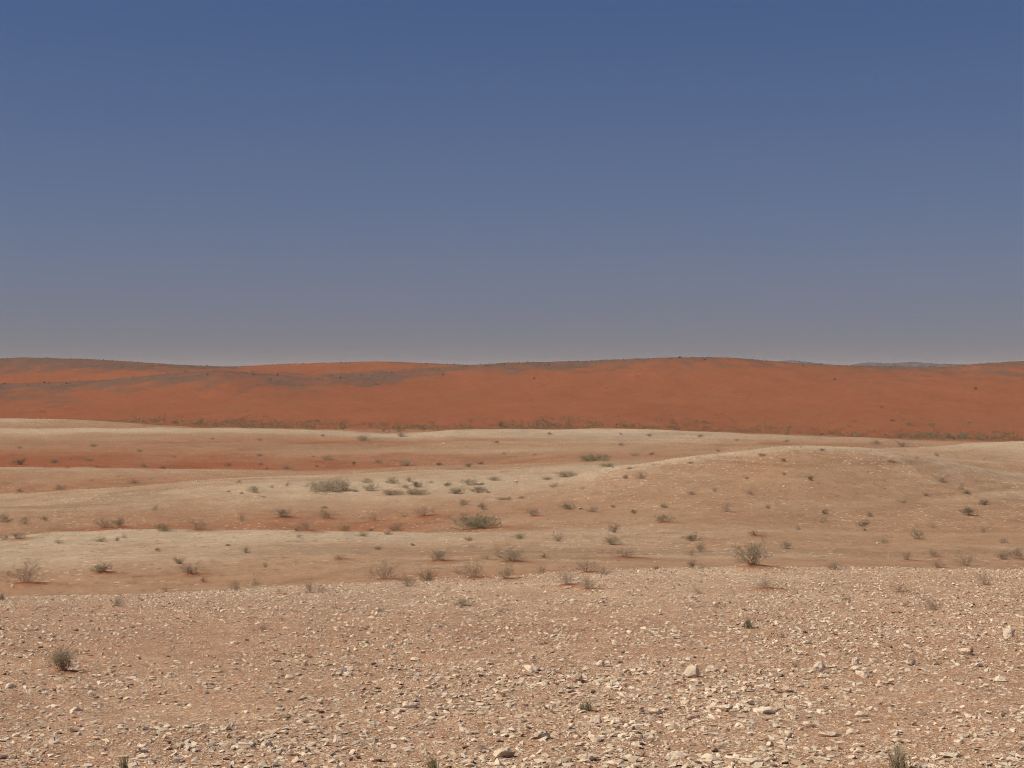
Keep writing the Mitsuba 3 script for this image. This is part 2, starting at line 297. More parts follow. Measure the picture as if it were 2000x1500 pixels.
def shrub_mesh(seed, stems, leafy, leaf_size, spread, lean=0.0, thick=0.010, tips=3, rise=18):
    """A dome of forking twigs about 1 wide and up to 0.6 high; returns (twigs, foliage)."""
    r = np.random.default_rng(seed); tw, lf = [], []
    for s in range(stems):
        phi = r.uniform(0, 2 * np.pi); el = np.radians(r.uniform(rise, 85))
        base = np.array([r.normal() * 0.06 * spread, r.normal() * 0.06 * spread, -0.02])
        if spread > 1.2:
            base[:2] = [r.uniform(-.34, .34), r.normal() * 0.09]
        L = r.uniform(0.30, 0.56) * (0.62 if spread > 1.2 else 1.0)
        d = np.array([np.cos(phi) * np.cos(el) + lean, np.sin(phi) * np.cos(el), np.sin(el)]); d /= np.linalg.norm(d)
        p = [base]
        for k in range(3):
            d = d + r.normal(size=3) * 0.16 + [0, 0, 0.06]; d /= np.linalg.norm(d); p.append(p[-1] + d * L / 3)
        tw.append(tube(p, np.array([1, .8, .6, .35]) * thick))
        for k in range(tips):
            t = r.uniform(0.3, 1.0) * 3; i = min(int(t), 2); o = p[i] + (p[i + 1] - p[i]) * (t - i)
            e = d + r.normal(size=3) * 0.55; e[2] = abs(e[2]) * 0.9 + 0.1; e /= np.linalg.norm(e)
            l2 = L * r.uniform(0.28, 0.5); q = [o, o + e * l2 * 0.5, o + e * l2 + r.normal(size=3) * 0.02]
            tw.append(tube(q, np.array([.55, .4, .22]) * thick))
            for m in range(2):
                e2 = e + r.normal(size=3) * 0.7; e2 /= np.linalg.norm(e2); o2 = q[1 + (m > 0)]
                q2 = [o2, o2 + e2 * l2 * 0.45]
                tw.append(tube(q2, np.array([.36, .18]) * thick))
                n = r.poisson(leafy)
                if n:
                    u = r.uniform(0, 1, (n, 1))
                    lf.append(o2 + (q2[1] - o2) * u + r.normal(size=(n, 3)) * 0.022)
    c = np.vstack(lf) if lf else np.zeros((1, 3))
    c = c[c[:, 2] > 0.0]
    return join(tw), leaves_at(r, c, leaf_size)


def tuft_mesh(seed, n=70):
    r = np.random.default_rng(seed); bl = []
    for i in range(n):
        phi = r.uniform(0, 2 * np.pi); lean = r.uniform(0.05, 0.75); L = r.uniform(0.45, 1.0)
        b = np.array([r.normal() * .09, r.normal() * .09, -0.03]); h = np.array([np.cos(phi), np.sin(phi), 0.0]); w = np.cross(h, [0, 0, 1]) * 0.010
        pts = [b + h * lean * L * t * t * 0.62 + np.array([0, 0, L * t * (1 - 0.22 * lean * t)]) for t in (0, .35, .7, 1)]
        v = np.array([pts[0] - w, pts[0] + w, pts[1] - w, pts[1] + w, pts[2] - w * .7, pts[2] + w * .7, pts[3]])
        bl.append((v, np.array([[0, 1, 3], [0, 3, 2], [2, 3, 5], [2, 5, 4], [4, 5, 6]])))
    k = [(v, f) for v, f in bl]
    dry = [tube([[0, 0, -.03], np.array([r.normal() * .12, r.normal() * .12, .25]), np.array([r.normal() * .3, r.normal() * .3, r.uniform(.5, .95)])], [.008, .006, .003]) for _ in range(14)]
    return join(dry), join(k)


PROTO = {}


def proto(kind, var):
    """(twigs ply, foliage mesh, ...) of one of the shrub forms, made once."""
    key = (kind, var)
    if key not in PROTO:
        s = 100 * (sum(map(ord, kind)) % 89) + var
        tw, lf = {'bush': lambda: shrub_mesh(s, 36, 7.6, .031, 1.0, thick=.0048),
                  'wispy': lambda: shrub_mesh(s, 34, 3.0, .027, 1.0, thick=.0042),
                  'twiggy': lambda: shrub_mesh(s, 26, 1.4, .030, 0.8, lean=.1, thick=.008),
                  'mat': lambda: shrub_mesh(s, 74, 6.5, .027, 1.5, thick=.0042),
                  'cushion': lambda: shrub_mesh(s, 24, 8.0, .048, 1.0, thick=.006, tips=2),
                  'upright': lambda: shrub_mesh(s, 60, 9.0, .030, 0.9, thick=.006, rise=50),
                  'tuft': lambda: tuft_mesh(s)}[kind]()
        both = np.vstack([tw[0], lf[0]]); q = np.percentile(both, [1.5, 98.5], axis=0)
        wide, high = (q[1, 0] - q[0, 0]), q[1, 2]
        mid = np.array([(q[0, 0] + q[1, 0]) / 2, 0, 0])
        sc = np.array([1 / wide, 1 / wide, 1 / high])
        PROTO[key] = ((tw[0] - mid) * sc, tw[1]), ((lf[0] - mid) * sc, lf[1])
    return PROTO[key]


PLY, COUNT = {}, {}


def ply_of(tag, mesh, bsdf):
    if (tag, bsdf) not in PLY:
        PLY[tag, bsdf] = mikit.ply(mesh, bsdf)
    return PLY[tag, bsdf]


def numbered(name):
    COUNT[name] = COUNT.get(name, 0) + 1
    return name if COUNT[name] == 1 else f'{name}_{COUNT[name] - 1:03d}'


MOUNDS = []
# px, py (foot), width, height in the 2000 px frame, form, tone, red sand mound, label
SHRUBS = [
    (45, 1143, 60, 38, 'wispy', 'brown', 1, 'large wispy shrub on red sand at the left end of the gravel edge'),
    (197, 1120, 36, 15, 'bush', 'dark', 1, 'dark low shrub with a red sand mound, alone on the tan flat at left'),
    (350, 1101, 24, 13, 'twiggy', 'dark', 0, 'small dark twiggy shrub just above a bigger bare one, left of centre'),
    (372, 1124, 42, 21, 'twiggy', 'brown', 1, 'bare spreading brown twig shrub between two smaller ones, left of centre'),
    (396, 1138, 18, 12, 'twiggy', 'brown', 1, 'little bare brown shrub below right of the spreading twig shrub'),
    (480, 1080, 20, 14, 'twiggy', 'dark', 0, 'dark leaning twig shrub on the pale bank left of centre'),
    (306, 1075, 13, 6, 'cushion', 'dark', 0, None), (446, 1066, 12, 4, 'cushion', 'dark', 0, None),
    (116, 1061, 22, 8, 'cushion', 'grey', 0, 'grey-green cushion shrub on the pale bank, left of a twin clump'),
    (196, 1058, 26, 11, 'bush', 'grey', 0, 'grey bushy shrub on the pale bank with a small round one to its right'),
    (228, 1057, 10, 9, 'cushion', 'grey', 0, None), (241, 1050, 16, 8, 'wispy', 'brown', 0, None),
    (35, 1054, 32, 13, 'bush', 'grey', 1, 'grey-green shrub right of its neighbour at the left frame edge, on the pale bank'),
    (8, 1055, 20, 10, 'bush', 'grey', 1, 'grey shrub cut by the left frame edge on the pale bank'),
    (8, 1020, 26, 15, 'bush', 'grey', 0, 'bushy grey shrub at the left frame edge behind the pale bank'),
    (45, 1024, 22, 14, 'wispy', 'brown', 0, 'thin brown shrub in the hollow, second from the left frame edge'),
    (86, 1016, 18, 8, 'bush', 'grey', 0, 'small grey shrub in the hollow, third from the left frame edge'),
    (205, 1034, 42, 20, 'wispy', 'brown', 1, 'wide brown shrub on red sand behind the pale bank, left side'),
    (232, 1030, 24, 16, 'bush', 'dark', 1, 'dark green shrub touching the wide brown one behind the pale bank'),
    (317, 1037, 30, 14, 'bush', 'green', 0, 'round green shrub half hidden behind the pale bank, left side'),
    (385, 1036, 42, 19, 'wispy', 'brown', 1, 'sprawling thin brown shrub behind the pale bank, right of a green one'),
    (472, 1017, 12, 16, 'wispy', 'brown', 0, None),
    (551, 1012, 36, 15, 'bush', 'grey', 1, 'grey-green shrub with white stones beside it on the tan slope, left of centre'),
    (635, 1014, 30, 17, 'bush', 'green', 1, 'compact green shrub on red sand with a flat one behind it'),
    (633, 993, 16, 6, 'cushion', 'dark', 0, 'flat dark shrub just behind the compact green one'),
    (580, 1038, 22, 9, 'bush', 'grey', 1, 'low grey shrub at the red sand edge, left of a taller brown one'),
    (600, 1038, 32, 17, 'wispy', 'brown', 1, 'taller thin brown shrub at the red sand edge, centre left'),
    (672, 1038, 22, 11, 'bush', 'green', 1, 'low green shrub at the red sand edge, right of the brown one'),
    (585, 1050, 12, 8, 'wispy', 'grey', 0, None),
    (496, 962, 22, 13, 'bush', 'grey', 0, 'grey shrub alone on the pale ridge, left of the large shrub cluster'),
    (640, 958, 74, 20, 'mat', 'grey', 0, 'widest grey-green shrub clump on the far pale ridge, left of centre'),
    (514, 972, 14, 5, 'wispy', 'grey', 0, None),
    (455, 1153, 36, 19, 'wispy', 'grey', 0, 'pale grey-green shrub on the gravel edge, left of centre'),
    (497, 1143, 30, 14, 'wispy', 'grey', 0, 'very thin faint shrub right of the pale one at the gravel edge'),
    (322, 1156, 14, 12, 'wispy', 'brown', 0, 'small upright wispy shrub on the white stone edge at left'),
    (606, 1158, 28, 23, 'wispy', 'brown', 0, 'upright thin shrub on the stony edge with a rounder one at its right'),
    (632, 1158, 22, 14, 'wispy', 'grey', 0, 'rounder grey shrub next to the upright thin one on the stony edge'),
    (545, 1160, 22, 10, 'wispy', 'grey', 1, 'flat wispy grey shrub in the gravel edge between two taller ones'),
    (231, 1184, 28, 17, 'wispy', 'mauve', 0, 'faint leafless shrub in the gravel near the left edge of the stone field'),
    (514, 1230, 20, 12, 'wispy', 'mauve', 1, 'small leafless shrub in the gravel below the dense white stone band'),
    (3, 1173, 12, 14, 'bush', 'dark', 0, 'dark shrub cut by the left frame edge in the gravel'),
    (662, 1094, 32, 10, 'wispy', 'brown', 1, 'flat brown shrub over red sand on the tan flat, centre left'),
    (517, 1108, 8, 10, 'twiggy', 'dark', 0, None), (446, 961, 7, 4, 'cushion', 'dark', 0, None), (471, 965, 8, 4, 'cushion', 'dark', 0, None), (467, 943, 12, 6, 'cushion', 'dark', 0, None),
    (560, 950, 16, 9, 'wispy', 'grey', 0, None), (530, 953, 10, 6, 'cushion', 'grey', 0, None), (301, 998, 14, 13, 'wispy', 'grey', 0, None),
    (930, 1039, 86, 24, 'mat', 'green', 1, 'long dense dark green shrub in the middle, the widest of all'),
    (748, 1136, 56, 34, 'wispy', 'grey', 1, 'big airy grey-green shrub on red sand, leftmost of the row along the gravel edge'),
    (797, 1146, 34, 25, 'wispy', 'green', 0, 'greenish shrub between the big airy one and the dark-based twig shrub'),
    (834, 1134, 42, 27, 'twiggy', 'brown', 0, 'leafless twig shrub with a black base in the row by the gravel'),
    (926, 1131, 46, 33, 'wispy', 'grey', 1, 'tall airy grey shrub on red sand near the middle of the gravel edge'),
    (897, 1122, 22, 12, 'wispy', 'mauve', 0, 'small faint twiggy shrub left of the tall airy grey one'),
    (990, 1132, 32, 29, 'bush', 'grey', 1, 'upright grey-green shrub below the big olive one, on red sand'),
    (997, 1100, 58, 27, 'bush', 'grey', 1, 'big spreading olive shrub on a red sand mound, middle of the flat'),
    (858, 1097, 38, 20, 'bush', 'grey', 1, 'two-lobed grey shrub on the tan flat above the dark-based twig shrub'),
    (950, 1092, 24, 12, 'wispy', 'grey', 0, 'sparse small shrub left of the big spreading olive one'),
    (1063, 1090, 26, 11, 'twiggy', 'dark', 0, 'dark flat twig shrub right of the big spreading olive one'),
    (1145, 1120, 40, 27, 'wispy', 'mauve', 1, 'grey-brown dome shrub right of the middle, behind two gravel shrubs'),
    (1178, 1122, 36, 19, 'wispy', 'brown', 0, 'thin brown shrub leaning right of the grey-brown dome shrub'),
    (1105, 1145, 42, 25, 'wispy', 'mauve', 1, 'dark mauve-grey shrub in the gravel edge, left one of a close pair'),
    (1150, 1153, 36, 27, 'wispy', 'grey', 1, 'pale thin shrub in the gravel edge, right one of a close pair'),
    (1058, 1120, 18, 17, 'wispy', 'grey', 0, 'faint upright shrub at the gravel edge left of the dome shrub'),
    (1220, 1092, 56, 18, 'wispy', 'brown', 1, 'wide low brown shrub over a red sand mound, right of the middle'),
    (1196, 1064, 34, 18, 'bush', 'grey', 0, 'grey-green shrub below a darker upright one, right of the middle'),
    (1199, 1040, 24, 18, 'bush', 'mauve', 0, 'darker upright shrub directly behind the grey-green one'),
    (1090, 1057, 18, 12, 'bush', 'grey', 0, 'small round grey shrub on bare tan ground right of the long green one'),
    (1014, 1052, 26, 10, 'bush', 'grey', 0, 'low grey cushion right of and below the long green shrub'),
    (916, 1056, 18, 7, 'cushion', 'dark', 0, 'dark flat cushion directly below the long green shrub'),
    (806, 1066, 11, 7, 'cushion', 'dark', 0, None), (738, 1073, 14, 6, 'cushion', 'dark', 0, None),
    (773, 1036, 30, 14, 'bush', 'green', 0, 'round green shrub left of the long dense green one'),
    (828, 1011, 42, 17, 'wispy', 'brown', 1, 'broad thin brown shrub with a bright red sand mound behind the green ones'),
    (730, 1019, 30, 14, 'wispy', 'brown', 1, 'thin shrub fading into red sand, left of the broad brown one'),
    (790, 1009, 18, 8, 'wispy', 'brown', 0, 'small thin shrub just left of the broad brown one'),
    (708, 1047, 22, 8, 'bush', 'grey', 0, None), (723, 1037, 12, 6, 'cushion', 'dark', 0, None), (758, 1044, 16, 7, 'bush', 'dark', 0, None),
    (942, 995, 20, 17, 'bush', 'mauve', 0, 'upright dark grey shrub on the open slope above the long green one'),
    (904, 986, 22, 11, 'bush', 'grey', 0, 'pale grey shrub left of the upright dark grey one'),
    (891, 964, 30, 11, 'bush', 'dark', 0, 'dark green shrub on the pale ridge, left one of two side by side'),
    (933, 962, 32, 13, 'bush', 'dark', 0, 'dark green shrub on the pale ridge, right one of two side by side'),
    (954, 963, 10, 4, 'cushion', 'dark', 0, None),
    (918, 947, 34, 13, 'bush', 'grey', 0, 'grey shrub behind the two dark green ones, beside a flat white stone'),
    (965, 938, 26, 8, 'bush', 'grey', 0, 'low grey shrub on the ridge behind the flat white stone'),
    (874, 950, 18, 9, 'bush', 'dark', 0, None), (813, 951, 24, 11, 'bush', 'dark', 0, None), (792, 954, 18, 9, 'bush', 'grey', 0, None), (799, 941, 16, 11, 'bush', 'grey', 0, None),
    (765, 944, 26, 12, 'bush', 'grey', 0, None), (715, 943, 22, 10, 'bush', 'grey', 0, None), (723, 959, 34, 16, 'bush', 'grey', 0, 'rounded grey-green shrub on the ridge, next right of the widest ridge clump'),
    (695, 961, 16, 6, 'bush', 'dark', 0, None), (764, 966, 42, 10, 'mat', 'grey', 0, 'flat grey shrub strip on the ridge, left one of two'), (813, 965, 40, 10, 'mat', 'grey', 0, 'flat grey shrub strip on the ridge, right one of two'),
    (841, 943, 18, 6, 'wispy', 'grey', 0, None), (984, 976, 26, 5, 'mat', 'brown', 0, 'thin flat brown shrub line on the open slope in the middle'), (1018, 973, 16, 4, 'cushion', 'dark', 0, None),
    (1042, 1009, 26, 15, 'bush', 'mauve', 1, 'grey-brown shrub with red sand at its foot on the middle slope'),
    (1108, 994, 34, 13, 'bush', 'green', 0, 'green shrub with a white stone at its right, middle slope'),
    (1157, 1000, 28, 11, 'bush', 'mauve', 0, 'mauve-brown low shrub right of the green one with a white stone'),
    (1082, 951, 22, 8, 'bush', 'brown', 0, None), (1198, 991, 12, 7, 'wispy', 'dark', 0, None), (1238, 1003, 12, 10, 'bush', 'dark', 0, 'small dark upright shrub alone on the middle slope'), (1297, 992, 18, 8, 'bush', 'dark', 0, 'small dark shrub above the green one on a red sand mound'),
    (1294, 1022, 38, 15, 'bush', 'green', 1, 'green shrub on a red sand mound at the foot of the right hill'),
    (1138, 956, 12, 6, 'wispy', 'brown', 0, None), (1252, 935, 24, 13, 'bush', 'grey', 0, 'grey shrub on the left flank of the right hill'), (1222, 935, 12, 8, 'bush', 'mauve', 0, None), (1229, 916, 10, 5, 'cushion', 'dark', 0, None),
    (1068, 937, 24, 7, 'bush', 'grey', 0, None), (1105, 931, 40, 11, 'mat', 'grey', 0, 'flat grey-green shrub where the right hill begins'),
    (905, 1183, 38, 14, 'bush', 'grey', 0, 'grey-green leaning shrub in the stones, left of centre'), (979, 1198, 18, 10, 'wispy', 'brown', 1, 'small brown shrub in the stones right of the leaning grey-green one'), (741, 1196, 14, 10, 'bush', 'grey', 0, 'small grey shrub among the dense white stones'),
    (1280, 1113, 22, 10, 'twiggy', 'dark', 0, 'dark small twig shrub at the gravel edge below the wide brown one'),
    (1470, 1110, 72, 43, 'bush', 'grey', 1, 'biggest dome-shaped grey-green shrub, at the gravel edge right of centre'),
    (1352, 1056, 36, 14, 'bush', 'dark', 0, 'dark green shrub, topmost of three in a column'), (1368, 1077, 20, 20, 'bush', 'grey', 0, 'upright olive shrub, middle of three in a column'), (1350, 1085, 22, 16, 'wispy', 'grey', 0, 'paler thin shrub touching the upright olive one at left'),
    (1350, 1110, 24, 16, 'bush', 'grey', 1, 'olive shrub at the gravel edge, lowest of three in a column'), (1376, 1110, 30, 12, 'wispy', 'brown', 0, 'thin brown shrub at the gravel edge left of the biggest dome shrub'),
    (1478, 1048, 34, 11, 'twiggy', 'dark', 1, 'dark flat shrub above the biggest dome shrub'), (1538, 1072, 26, 15, 'bush', 'mauve', 0, 'grey-brown cup-shaped shrub right of the biggest dome shrub'),
    (1629, 1112, 38, 17, 'bush', 'grey', 0, 'flat-topped grey shrub at the rear gravel edge, right'), (1774, 1096, 34, 14, 'wispy', 'brown', 1, 'brown shrub on red sand, leftmost of the right-hand group'),
    (1825, 1089, 30, 14, 'bush', 'mauve', 1, 'dark mauve shrub on red sand, rear one of the right-hand group'), (1835, 1110, 32, 15, 'wispy', 'brown', 1, 'brown shrub on red sand, front one of the right-hand group'),
    (1886, 1104, 54, 26, 'wispy', 'grey', 0, 'wide airy olive shrub in the right-hand group'), (1960, 1093, 26, 17, 'bush', 'grey', 0, 'grey-green shrub touching the one at the right frame edge'), (1988, 1094, 34, 22, 'bush', 'mauve', 1, 'dense shrub at the right frame edge on red sand'),
    (1793, 1053, 30, 23, 'cushion', 'grey', 0, 'round ball-shaped grey-green shrub on the right-hand slope'), (1726, 1061, 18, 10, 'bush', 'grey', 0, 'small grey shrub with a white stone at its left'),
    (1688, 1028, 28, 13, 'bush', 'dark', 0, 'dark green shrub with a tiny one below it, right slope'), (1690, 1037, 10, 6, 'bush', 'dark', 0, 'tiny dark shrub below the dark green one, right slope'),
    (1611, 1021, 26, 14, 'wispy', 'grey', 0, 'grey-green shrub with a small dark one right behind it'), (1611, 1004, 12, 9, 'bush', 'dark', 0, 'small dark shrub right behind the grey-green one'), (1699, 1009, 14, 9, 'bush', 'mauve', 0, 'small mauve-grey shrub above the dark green one, right slope'),
    (1560, 1035, 12, 7, 'wispy', 'dark', 0, None), (1891, 1006, 32, 15, 'bush', 'dark', 0, 'darkest green shrub on the far right slope'), (1923, 986, 20, 11, 'bush', 'dark', 0, 'dark olive shrub above right of the darkest green one'),
    (1823, 1030, 14, 6, 'bush', 'mauve', 0, None), (1920, 1040, 28, 12, 'wispy', 'mauve', 0, 'mauve-brown spiky shrub on the right slope below the darkest green one'), (1960, 1060, 18, 10, 'bush', 'mauve', 0, 'small brown peaked shrub near the right frame edge'),
    (1417, 1000, 22, 19, 'wispy', 'grey', 0, 'airy upright grey shrub at the foot of the right hill'), (1501, 993, 10, 9, 'twiggy', 'dark', 0, 'dark stick-like shrub right of the airy upright grey one'),
    (1351, 966, 16, 9, 'bush', 'grey', 0, None), (1466, 966, 18, 13, 'wispy', 'mauve', 0, None), (1396, 961, 10, 11, 'wispy', 'brown', 0, None), (1458, 935, 10, 5, 'cushion', 'dark', 0, None), (1533, 927, 8, 4, 'cushion', 'dark', 0, None),
    (1583, 938, 14, 9, 'bush', 'dark', 0, None), (1842, 942, 18, 11, 'bush', 'mauve', 0, None), (1809, 968, 14, 9, 'wispy', 'mauve', 0, None), (1891, 965, 14, 8, 'bush', 'dark', 0, None), (1879, 956, 16, 14, 'wispy', 'brown', 0, None), (1765, 982, 16, 6, 'bush', 'grey', 0, None),
    (1496, 1151, 42, 20, 'wispy', 'green', 1, 'green leggy shrub with red sand below it, in the gravel right of centre'), (1365, 1159, 26, 14, 'wispy', 'grey', 0, 'faint grey shrub in the gravel left of the green leggy one'),
    (1925, 1142, 38, 26, 'wispy', 'mauve', 0, 'mauve shrub with a dark base in the gravel near the right frame edge'), (1758, 1157, 28, 15, 'wispy', 'mauve', 1, 'faint mauve shrub on a red sand patch in the gravel, right'),
    (1657, 1173, 24, 9, 'twiggy', 'mauve', 0, 'flat dark mauve shrub in the gravel, right of the green leggy one'), (1821, 1190, 34, 18, 'bush', 'mauve', 0, 'dense slate-grey shrub among white stones, right'), (1771, 1184, 18, 10, 'wispy', 'grey', 0, 'small yellowish shrub left of the dense slate-grey one'),
    (1464, 1227, 22, 24, 'tuft', 'green', 0, 'upright green grass tuft in the stones right of centre'), (1520, 1205, 18, 10, 'wispy', 'grey', 0, 'faint grey shrub in the stones right of the upright green tuft'), (1527, 1245, 16, 12, 'bush', 'grey', 0, 'small grey shrub just below right of the upright green tuft'),
    (1555, 1303, 18, 10, 'twiggy', 'dark', 0, 'little dry dark shrub left of the large white rock'), (1173, 1297, 18, 14, 'wispy', 'dark', 0, 'small dark shrub growing behind a white stone'),
    (120, 1314, 46, 42, 'upright', 'grey', 1, 'silvery green bushy tuft in the gravel at left'), (150, 1278, 18, 11, 'wispy', 'grey', 0, 'small shrub behind the silvery green tuft'),
    (239, 1506, 30, 34, 'tuft', 'green', 0, 'green tuft cut by the bottom frame edge at left'), (843, 1506, 36, 32, 'tuft', 'green', 0, 'spiky green tuft cut by the bottom frame edge in the middle'), (1762, 1504, 62, 52, 'tuft', 'grey', 0, 'pale spiky tuft at the bottom frame edge on the right, the largest tuft'),
    (1146, 1389, 26, 22, 'tuft', 'green', 1, 'small sparse grass tuft on red soil among the big stones'),
    # far strips
    (1161, 900, 62, 12, 'mat', 'green', 0, 'long olive shrub patch on the far red strip where the ridge meets the hill'), (1187, 912, 28, 8, 'mat', 'grey', 0, 'flat olive shrub below the long olive patch'),
    (1489, 891, 14, 6, 'cushion', 'dark', 0, 'dark shrub on the left crest of the right hill'), (1531, 901, 11, 6, 'cushion', 'dark', 0, 'blackish shrub just below the crest of the right hill'),
    (1606, 880, 12, 4, 'bush', 'dark', 0, None), (1739, 901, 18, 4, 'mat', 'brown', 0, None), (1349, 905, 10, 4, 'cushion', 'dark', 0, None), (1830, 891, 12, 8, 'bush', 'brown', 0, None), (1790, 896, 10, 4, 'bush', 'brown', 0, None),
] + [(x, y, w, max(4, w * .42), 'bush' if i % 3 else 'cushion', t, 0, None) for i, (x, y, w, t) in enumerate(
    [(x, y, w, 'dark') for x, y, w in [(35, 907, 26), (131, 914, 10), (318, 915, 10), (444, 911, 16), (521, 917, 6), (691, 905, 8), (630, 852, 8), (858, 909, 14), (1185, 893, 10), (970, 865, 10), (1268, 852, 12), (1368, 854, 14), (1403, 882, 8), (1273, 889, 14), (939, 907, 14), (692, 907, 8), (1743, 823, 12), (619, 912, 8), (189, 913, 8), (1722, 797, 6)]]
    + [(x, y, w, 'grey') for x, y, w in [(105, 904, 20), (138, 898, 10), (175, 901, 16), (280, 911, 16), (509, 908, 14), (560, 916, 20), (182, 872, 14), (40, 876, 12), (271, 882, 12), (507, 891, 14), (507, 860, 12), (341, 893, 9), (612, 893, 9), (640, 898, 20), (415, 858, 10), (261, 944, 20), (178, 940, 12), (38, 960, 18), (115, 956, 24), (737, 905, 18), (793, 910, 28), (914, 912, 22), (1241, 891, 16), (1213, 870, 14), (984, 887, 10), (1045, 889, 9), (709, 861, 26), (1073, 849, 12), (1213, 849, 8), (783, 853, 20), (1440, 861, 12), (1536, 863, 12), (1676, 852, 20), (1713, 868, 20), (1765, 873, 26), (1893, 826, 10), (1657, 833, 12), (1825, 827, 8), (1919, 852, 14)]]
    + [(x, y, w, 'green') for x, y, w in [(1776, 831, 16), (1821, 853, 28), (1853, 855, 24), (1881, 857, 30), (1891, 852, 12), (1818, 831, 14), (1961, 852, 12)]])]
ZONES = [   # (last row, where, group) of the shrubs too small and alike to single out by look
    (836, 'on the lower dune slope', 'shrub specks on the dune slope'),
    (881, 'on the far pale flats', 'shrubs of the far pale flats'),
    (922, 'on the far red sand strip', 'shrubs of the far red strip'),
    (972, 'on the middle ridge or hill', 'small shrubs of the middle ridge and hill'),
    (1200, 'between hill and gravel', 'small shrubs of the tan slope'),
]
ONES = 'leftmost,second,third,fourth,fifth,sixth,seventh,eighth,ninth,tenth,eleventh,twelfth,thirteenth,fourteenth,fifteenth,sixteenth,seventeenth,eighteenth,nineteenth,twentieth'.split(',')
LOOKS = {'dark': 'dark', 'grey': 'grey', 'green': 'green', 'brown': 'brown', 'mauve': 'mauve-grey'}


def zone_of(py):
    return next(k for k, zn in enumerate(ZONES) if py <= zn[0])


PLACE = {}
for k in range(len(ZONES)):
    for tone in LOOKS:
        row = sorted((sh[0], i) for i, sh in enumerate(SHRUBS) if sh[7] is None and zone_of(sh[1]) == k and sh[5] == tone)
        for n, (_, i) in enumerate(row):
            rank = 'only' if len(row) == 1 else (ONES[n] if n < 20 else f'{n + 1}th') + ('' if n == 0 else ' from left')
            PLACE[i] = f'tiny {LOOKS[tone]} shrub, {rank} such, {ZONES[k][1]}'
rs = np.random.default_rng(5)
PLANTED = []
for i, (px, py, w, h, form, tone, mound, label) in enumerate(SHRUBS):
    x, y, z = find(px, py)
    PLANTED.append((x, y))
    wm = w / F * y
    if mound:
        MOUNDS.append((x + 0.10 * wm, y - 0.05 * wm, 0.62 * wm, 0.10 * wm if form != 'tuft' else 0.03 * wm))
# nebkhas: red sand caught under the shrubs, with a short tail down the wind
for mx, my, mr, mh in MOUNDS:
    near = (np.abs(YG - my) < 4 * mr) & (np.abs(XG - mx) < 5 * mr)
    dx, dy = (XG[near] - mx) / mr, (YG[near] - my) / mr
    wob = 1 + 0.5 * (fbm2(XG[near], YG[near], 2.2 / mr, 2, 9) - 0.5)
    g = np.exp(-(np.where(dx > 0, dx * 0.62, dx * 1.0) ** 2 + (dy * 0.8) ** 2) * 1.1 * wob)
    ZG[near] += mh * g
    RED[near] = RED[near] * (1 - np.clip(g * 0.95, 0, 1)) + np.maximum(RED[near], 0.92) * np.clip(g * 0.95, 0, 1)
    GRAV[near] *= 1 - np.clip(g * 1.1, 0, 1)
row_top = 750 + F * np.tan(np.arctan((EYE - ZG) / RD) - PITCH)

for i, (px, py, w, h, form, tone, mound, label) in enumerate(SHRUBS):
    x, y = PLANTED[i]
    z = float(ground_at(x, y)[0])
    wm, hm = w / F * y * 1.08, h / F * y * 1.10
    tw, lf = proto(form, int(rs.integers(0, 5)))
    name = {'tuft': 'grass_tuft', 'wispy': 'dry_shrub', 'twiggy': 'bare_shrub'}.get(form, 'shrub')
    key = numbered(name)
    turn = rs.uniform(-25, 25) + (180 if rs.random() < .5 else 0) if form == 'mat' else rs.uniform(0, 360)
    depth = wm * (1.6 if form == 'mat' else 1.0)
    to = T().translate([x, y, z - 0.01]).scale([wm, depth, hm]).rotate([0, 0, 1], turn)
    bark = 'twig_dark' if tone == 'dark' or form == 'twiggy' else 'twig_bark'
    a, b = (form, id(tw), 'a'), (form, id(lf), 'b')
    blade = {'green': 'blade_green'}.get(tone, 'leaf_' + tone) if form == 'tuft' else 'leaf_' + tone
    scene[key + '__twigs' if form != 'tuft' else key + '__stalks'] = {**ply_of(a, tw, bark), 'to_world': to}
    scene[key + '__foliage' if form != 'tuft' else key + '__blades'] = {**ply_of(b, lf, blade), 'to_world': to}
    labels[key] = {'label': label, 'category': 'grass tuft' if form == 'tuft' else 'shrub'}
    if label is None:
        labels[key] = {'label': PLACE[i], 'category': 'shrub', 'group': ZONES[zone_of(py)][2]}

# ------------------------------------------------------------------ the ground sheet, split where the dunes rise
k_d = int(np.searchsorted(yrow, 372.0))
uv_all = np.stack([RED, np.where(RD < 200, -GRAV, DK)], -1)


def sheet(k0, k1, centre):
    n = k1 - k0
    v = np.stack([XG[k0:k1], YG[k0:k1], ZG[k0:k1]], -1).reshape(-1, 3)
    uv = uv_all[k0:k1].reshape(-1, 2)
    r, c = np.meshgrid(np.arange(n - 1), np.arange(NA - 1), indexing='ij')
    q = np.stack([r * NA + c, r * NA + c + 1, (r + 1) * NA + c + 1, (r + 1) * NA + c], -1).reshape(-1, 4)[:, ::-1]
    f = np.vstack([q[:, [0, 1, 2]], q[:, [0, 2, 3]]])
    if centre:
        c = np.arange(NA - 1)
        v = np.vstack([v, [[0, 0, 0.02]]]); uv = np.vstack([uv, uv[:1]])
        f = np.vstack([f, np.stack([np.full(NA - 1, len(v) - 1), c + 1, c], -1)])
    return v, f, uv


v, f, uv = sheet(0, k_d + 1, True)
scene['ground'] = mikit.ply((v, f), 'soil', smooth=True, uv=uv)
labels['ground'] = {'label': 'pale stony desert flats with tan and red sand hollows', 'kind': 'structure'}
v, f, uv = sheet(k_d, NR, False)
scene['dunes'] = mikit.ply((v, f), 'dune_sand', smooth=True, uv=uv)
labels['dunes'] = {'label': 'long red sand dunes with dark stony crests below the sky', 'kind': 'structure'}

